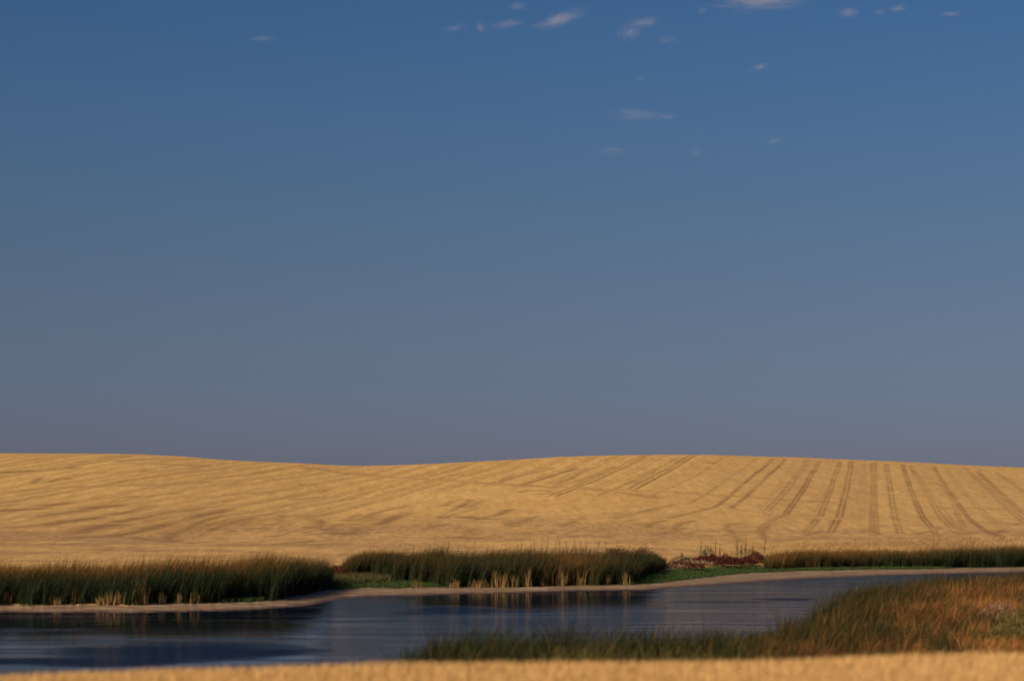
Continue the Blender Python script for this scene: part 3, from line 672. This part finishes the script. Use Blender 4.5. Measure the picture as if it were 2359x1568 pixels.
for px, wid, hh_, lab in tufts:
    X, Y, Z = place(px, .02); hh_ *= 1.2; k = int(46 * wid)
    ang = r.normal(0, .13, k)
    bx = X + r.normal(0, .16 * wid, k); by = Y + r.normal(0, .12, k)
    h = hh_ * r.uniform(.4, 1.15, k) * (1 - .3 * np.abs(bx - X))
    c = pick(r, [(.30,.18,.06), (.25,.14,.045), (.36,.24,.09)], [2,2,1], k)
    part = blades(np.stack([bx, by, np.full(k, Z - .02)], 1), h, np.full(k, .035), np.stack([ang * h, r.normal(0, .1, k)], 1), c, c * .9, r, 2)
    plant_mesh('straw_tuft', [part], M_dry, (X, Y, Z), lab, 'dry tuft', 'straw tufts at the foot of the reeds')
# bare standing straw stems
X, Y, Z = place(1270, .3); k = 60
bx = X + r.uniform(-.75, .75, k)
c = pick(r, [(.36,.22,.08), (.28,.16,.055)], [1,1], k)
h = r.uniform(.5, 1.35, k)
plant_mesh('dead_reed_clump', [blades(np.stack([bx, Y + r.uniform(-.3,.3,k), np.full(k, Z-.02)],1), h, np.full(k,.03), np.stack([r.normal(0,.07,k)*h, r.normal(0,.07,k)],1), c, c*.8, r, 2)],
    M_dry, (X,Y,Z), 'row of bare pale straw stems standing in front of the middle reed bed', 'dry stems', None)

# tall weed stalks showing against the hill
WG = 'weed stalks rising behind the far reeds'
weeds = [(878,14,2.2),(905,14,2.05),(952,14,2.45),(972,13,2.3),(1005,13,2.35),(1027,14,2.7),(1052,13,2.3),(1073,14,2.55),(1088,14,2.7),(1118,14,2.2),(1160,14,2.3),(1188,13,2.55),(1200,14,2.6),(1216,14,2.5),(1231,14,2.8),(1244,13,2.95),(1258,14,3.15),(1274,14,3.2),(1289,14,2.8),(1303,14,2.75),(1322,15,2.95),(1337,14,2.7),(1352,15,2.7),(1370,15,2.6),(1396,17,2.5),(1420,17,2.35),(1449,18,2.2),(1478,19,2.0),(1499,20,1.8),
 (1568,20,1.5),(1612,20,2.9),(1622,20,2.2),(1634,20,1.9),(1645,20,2.8),(1656,20,2.2),(1696,20,2.6),(1704,20,2.1),(1714,20,2.9),(1732,20,1.9),(1757,19,2.9)]
def near_word(px):
    if px < 1100: return "behind the middle reed bed's left half"
    if px < 1240: return "behind the middle reed bed's centre"
    if px < 1400: return "behind the bare standing straw stems"
    if px < 1520: return "behind the middle reed bed's right end"
    if px < 1665: return "behind the left of the largest dock patch"
    return "behind the right of the largest dock patch"
def root_at(name, loc, label, cat, group):
    e = bpy.data.objects.new(name, None); col.objects.link(e); e.location = loc; e.empty_display_size = .2
    return tag(e, label, cat, group)
def part_of(root, name, parts, mat):
    V, Fc, C = join(parts)
    return mesh_obj(name, V - np.array(root.location)[None], Fc, 4, mat, {'tone': C}, smooth=False, parent=root)
seen = {}
ordn = ['first', 'second', 'third', 'fourth', 'fifth', 'sixth', 'seventh', 'eighth', 'ninth', 'tenth', 'eleventh', 'twelfth']
for px, back, h in weeds:
    X, Y, Z = place(px, back); wd_ = near_word(px); i = seen.get(wd_, 0); seen[wd_] = i + 1
    green = px > 1550
    c0 = (.06,.075,.020) if green else (.11,.075,.03); c1 = (.08,.075,.025) if green else (.13,.07,.03)
    h = (h * .80) if px < 1520 else h * .62
    ln = (r.normal(.06, .05) * h, r.normal(0, .04) * h)
    root = root_at('weed_stalk', (X, Y, Z), '%s %s weed stalk from the left %s' % (ordn[i], 'green leafy' if green else 'thin brown', wd_), 'weed', WG)
    part_of(root, 'stem', tube_blades(np.array((X, Y, Z - .02)), h, .045, ln, c0, c1, r), M_leaf)
    k = 16 if not green else 34
    s = r.uniform(.3, .8, k) ** (.6 if not green else 1)
    def side(s, sz):
        bs = np.stack([X + ln[0] * s ** 1.8, Y + ln[1] * s ** 1.8, Z + h * s * .97], 1)
        lh = r.uniform(.08, .2, len(s)) * (1.3 - s) * sz
        c = pick(r, [c0, c1], [1, 1], len(s))
        return blades(bs, lh, np.full(len(s), .035), np.stack([r.normal(.02, .5, len(s)) * lh, r.normal(0, .4, len(s)) * lh], 1), c, c, r, 1)
    part_of(root, 'leaves', [side(s, 1.7 if green else 1.0)], M_leaf)
    part_of(root, 'seed_head', [side(r.uniform(.86, 1.0, 12), 1.3)], M_leaf)

# dock and other bushy weeds
def bush(name, px, back, wx, wy_b, h, k, cols, wts, label, cat, mat, group=None, leaf=.10):
    X, Y, Z = place(px, back)
    a = r.uniform(0, 2 * math.pi, k); q = np.sqrt(r.random(k))
    bx = X + np.cos(a) * q * wx; by = Y + np.sin(a) * q * wy_b
    top = h * np.sqrt(np.clip(1 - .8 * q ** 2, 0, 1)) * (.6 + .7 * vnoise(bx * 2.2, by * 1.1, 5))
    bz = np.full(k, Z) + top * r.random(k) ** .55
    c = pick(r, cols, wts, k); lh = leaf * r.uniform(.7, 1.8, k)
    parts = [blades(np.stack([bx, by, bz - .05], 1), lh, np.full(k, leaf * .55), np.stack([r.normal(.1, .5, k) * lh, r.normal(0, .5, k) * lh], 1), c, c, r, 1)]
    ks = max(12, k // 25); i = r.integers(0, k, ks)                    # upright stems that carry it
    cs = pick(r, [cols[-1]], [1], ks) * .8
    parts.append(blades(np.stack([bx[i], by[i], np.full(ks, Z - .02)], 1), np.maximum(top[i] * 1.1, .1), np.full(ks, .03), r.normal(.03, .06, (ks, 2)), cs, cs, r, 2))
    root = root_at(name, (X, Y, Z), label, cat, group)
    part_of(root, 'seed_heads' if mat is M_red else 'leaves', parts[:1], mat); part_of(root, 'stems', parts[1:], mat)
    return root
REDC = [(.075,.014,.008), (.12,.026,.012), (.045,.012,.008), (.15,.055,.022)]
DG = 'dark red dock patches on the far bank'
bush('dock_patch', 790, 14, 1.0, 2.0, .7, 1700, REDC, [4,3,3,1], 'dark red dock patch between the left and middle reed beds', 'dock plant', M_red, DG)
bush('dock_patch', 748, 14, .5, 1.2, .6, 500, REDC, [4,3,3,1], 'small red dock tuft touching the right end of the left reed bed', 'dock plant', M_red, DG)
bush('dock_patch', 1420, 24, .95, 2, 1.35, 1100, REDC, [4,3,3,0], 'left one of two flat dark red dock patches behind the middle reed bed', 'dock plant', M_red, DG)
bush('dock_patch', 1476, 25, 1.2, 2, 1.3, 1300, REDC, [4,3,3,0], 'right one of two flat dark red dock patches behind the middle reed bed', 'dock plant', M_red, DG)
bush('dock_patch', 1634, 17, 2.5, 1.8, .75, 4200, REDC, [5,3,4,0], 'largest dark red dock patch on the bank above the green grass strip', 'dock plant', M_red, DG)
bush('dock_patch', 1690, 15, 1.8, 1.4, .5, 2400, REDC, [4,3,3,1], 'low red dock patch at the right foot of the largest one', 'dock plant', M_red, DG)
bush('dock_patch', 1735, 14, .8, 1.4, .8, 1100, REDC, [4,3,3,2], 'upright brownish red dock patch beside the right reed bed', 'dock plant', M_red, DG)
bush('dock_patch', 1556, 17, 2.0, 1.6, .45, 1700, REDC, [4,3,3,2], 'broken reddish dock patch among pale grass, left of the largest one', 'dock plant', M_red, DG)
PG = 'pale dry plants on the far bank'
PC = [(.34,.22,.13), (.26,.14,.07), (.42,.30,.20)]
bush('pale_plant', 1530, 19, 1.6, 1.5, .28, 420, PC, [2,3,1], 'pale dry plant right of the middle reed bed among red dock', 'dry plant', M_dry, PG)
bush('pale_plant', 1590, 20, 1.8, 1.5, .32, 420, PC, [2,3,1], 'pale straw-coloured plant behind the left end of the largest dock patch', 'dry plant', M_dry, PG)
bush('pale_plant', 1775, 17, 1.2, 1.5, .35, 350, PC, [2,3,1], 'pale plant behind the brownish dock beside the right reed bed', 'dry plant', M_dry, PG)
bush('pale_plant', 770, 18, 1.2, 1.5, .3, 350, PC, [2,3,1], 'pale dry plant behind the gap between the left and middle reed beds', 'dry plant', M_dry, PG)
GC = [(.07,.085,.024), (.11,.10,.035), (.05,.07,.02)]
bush('green_weed', 1565, 20, .8, 1.2, .8, 170, GC, [1,1,1], 'loose olive green weed left of the largest dock patch', 'weed', M_leaf, 'green weeds on the far bank')
bush('green_weed', 1722, 20, 1.1, 1.2, .85, 260, GC, [1,1,1], 'loose olive green weed above the right part of the largest dock patch', 'weed', M_leaf, 'green weeds on the far bank')
bush('green_weed', 1628, 21, .45, 1.0, 1.1, 200, GC, [1,1,1], 'bright green leafy weed standing over the largest dock patch', 'weed', M_leaf, 'green weeds on the far bank')
# on the near bank at the right edge
def near_bush(name, px, Y, wx, wy_b, h, k, cols, wts, label, cat, mat):
    X = float(T(px)) * Y; e = float(Ymud(np.array([X / Y]))[0])
    return bush(name, px, Y - e, wx, wy_b, h, k, cols, wts, label, cat, mat, leaf=.07)
near_bush('pale_plant', 2305, 75, .8, 1.6, 1.0, 1300, [(.34,.20,.13), (.28,.13,.06), (.24,.10,.04)], [3,2,2], 'pale pinkish dry plant in the rusty near sedge by the right edge', 'dry plant', M_dry)
near_bush('yellow_weed', 2350, 62, .9, 1.8, 1.25, 2200, [(.20,.15,.04), (.17,.11,.03), (.13,.11,.03)], [3,2,2], 'olive yellow weed cut by the right picture edge on the near bank', 'weed', M_leaf)

# ------------------------------------------------------------ clouds: small wisps of vapour with real volume
def cloud_material():
    m = bpy.data.materials.new('cloud_vapour'); m.use_nodes = True; n = m.node_tree; n.nodes.clear()
    tc = N(n, 'ShaderNodeTexCoord').outputs['Object']; oi = N(n, 'ShaderNodeObjectInfo')
    sh = N(n, 'ShaderNodeVectorMath', operation='ADD'); n.links.new(tc, sh.inputs[0])
    cmb = N(n, 'ShaderNodeCombineXYZ'); n.links.new(math_(n, 'MULTIPLY', oi.outputs['Random'], 60), cmb.inputs[0]); n.links.new(cmb.outputs[0], sh.inputs[1])
    ln = N(n, 'ShaderNodeVectorMath', operation='LENGTH'); n.links.new(tc, ln.inputs[0])
    core = math_(n, 'SUBTRACT', 1.0, ln.outputs['Value'])
    no = noise(n, mapping(n, sh.outputs[0], (.8, 1.0, 1.1)), 2.0, 6, .70, 1.4)
    d = math_(n, 'MULTIPLY', math_(n, 'MAXIMUM', math_(n, 'SUBTRACT', math_(n, 'ADD', math_(n, 'MULTIPLY', core, .40), no), .68), 0.0), 1.0)
    d = math_(n, 'MULTIPLY', d, math_(n, 'MAXIMUM', core, 0.0))
    al = N(n, 'ShaderNodeAttribute', attribute_type='OBJECT', attribute_name='density')
    d = math_(n, 'MULTIPLY', d, al.outputs['Fac'])
    pv = N(n, 'ShaderNodeVolumePrincipled'); pv.inputs['Color'].default_value = (.95, .88, .92, 1); pv.inputs['Anisotropy'].default_value = .0
    n.links.new(d, pv.inputs['Density'])
    out = N(n, 'ShaderNodeOutputMaterial'); n.links.new(pv.outputs[0], out.inputs['Volume'])
    return m
M_cloud = cloud_material()
def unit_blob():
    nu, nv_ = 24, 14; V = []
    for i in range(nv_ + 1):
        for j in range(nu):
            th = math.pi * i / nv_; ph = 2 * math.pi * j / nu
            V.append((math.sin(th) * math.cos(ph), math.sin(th) * math.sin(ph), math.cos(th)))
    f = []
    for i in range(nv_):
        for j in range(nu): f += [i*nu+j, (i+1)*nu+j, (i+1)*nu+(j+1) % nu, i*nu+(j+1) % nu]
    return np.array(V), np.array(f)
bv, bf = unit_blob(); cloud_me = None
clouds = [ # px, py, half width, half height (px), roll degrees, density, label
 (1290,42,62,20,20,1.7,'brightest slanting white wisp high in the middle of the sky'),
 (1452,72,34,28,42,1.0,'lower part of the bent pale wisp right of the brightest cloud'),
 (1482,48,46,17,8,.9,'upper part of the bent pale wisp right of the brightest cloud'),
 (1170,52,52,13,10,1.0,'flat wisp left of the brightest cloud'),
 (1108,60,16,16,80,.7,'tiny upright wisp between two flat ones left of the brightest cloud'),
 (1045,62,34,12,15,.7,'small faint wisp, third to the left of the brightest cloud'),
 (1192,12,26,12,0,.7,'tiny wisp at the top edge above the flat one'),
 (605,86,36,9,0,.6,'lone faint wisp in the left part of the sky'),
 (1755,0,120,26,3,1.8,'long flat cloud cut by the top picture edge at the right'),
 (1618,22,15,9,0,.6,'tiny speck of cloud left of the long one at the top edge'),
 (1540,88,32,10,5,.5,'small faint wisp below the bent pale wisp'),
 (1955,26,30,16,0,.8,'round small cloud right of the long one at the top edge'),
 (2028,24,18,9,0,.55,'left half of a small pair of wisps at the upper right'),
 (2068,17,26,11,12,.9,'right half of a small pair of wisps at the upper right'),
 (2192,30,36,8,0,.8,'rightmost thin wisp near the upper right corner'),
 (1750,152,26,10,18,1.1,'small lone bright wisp below the long cloud'),
 (1475,178,16,8,0,.4,'very faint speck above the flat wide wisp in the middle sky'),
 (1462,262,76,17,-4,.95,'flat wide wisp in the middle of the right sky'),
 (1536,267,28,9,0,.5,'faint tail right of the flat wide wisp'),
 (1408,346,50,14,3,.45,'faint smear, lower left of the flat wide wisp'),
 (1605,348,22,18,0,.35,'faintest smudge right of the low smear'),
 (1782,324,26,9,10,.65,'lowest small wisp at the right of the sky')]
ALT = 1500.0
for px, py, rx, ry, roll, dens, lab in clouds:
    dcam = Vector(((px - CX) / F, 1.0, (CY - py) / F))              # direction of the wisp
    dcam.rotate(Quaternion((1,0,0), PITCH))
    k = (ALT + (px * 7.0) % 160) / dcam.z; P = dcam * k
    me = cloud_me
    o = mesh_obj('cloud', bv, bf, 4, M_cloud) if me is None else bpy.data.objects.new('cloud', me)
    if me is None: cloud_me = o.data
    else: col.objects.link(o)
    o.location = P; sx_, sz_ = rx / F * P.length, ry / F * P.length
    sx_ *= 1.6; sz_ *= 1.6; o.scale = (sx_, max(sz_, .5 * sx_), sz_); o.rotation_euler = (0, -R(roll), 0)
    o['density'] = dens * 4.2 / (2 * max(sz_, .5 * sx_))
    tag(o, lab, 'cloud', 'wispy clouds in the blue sky')
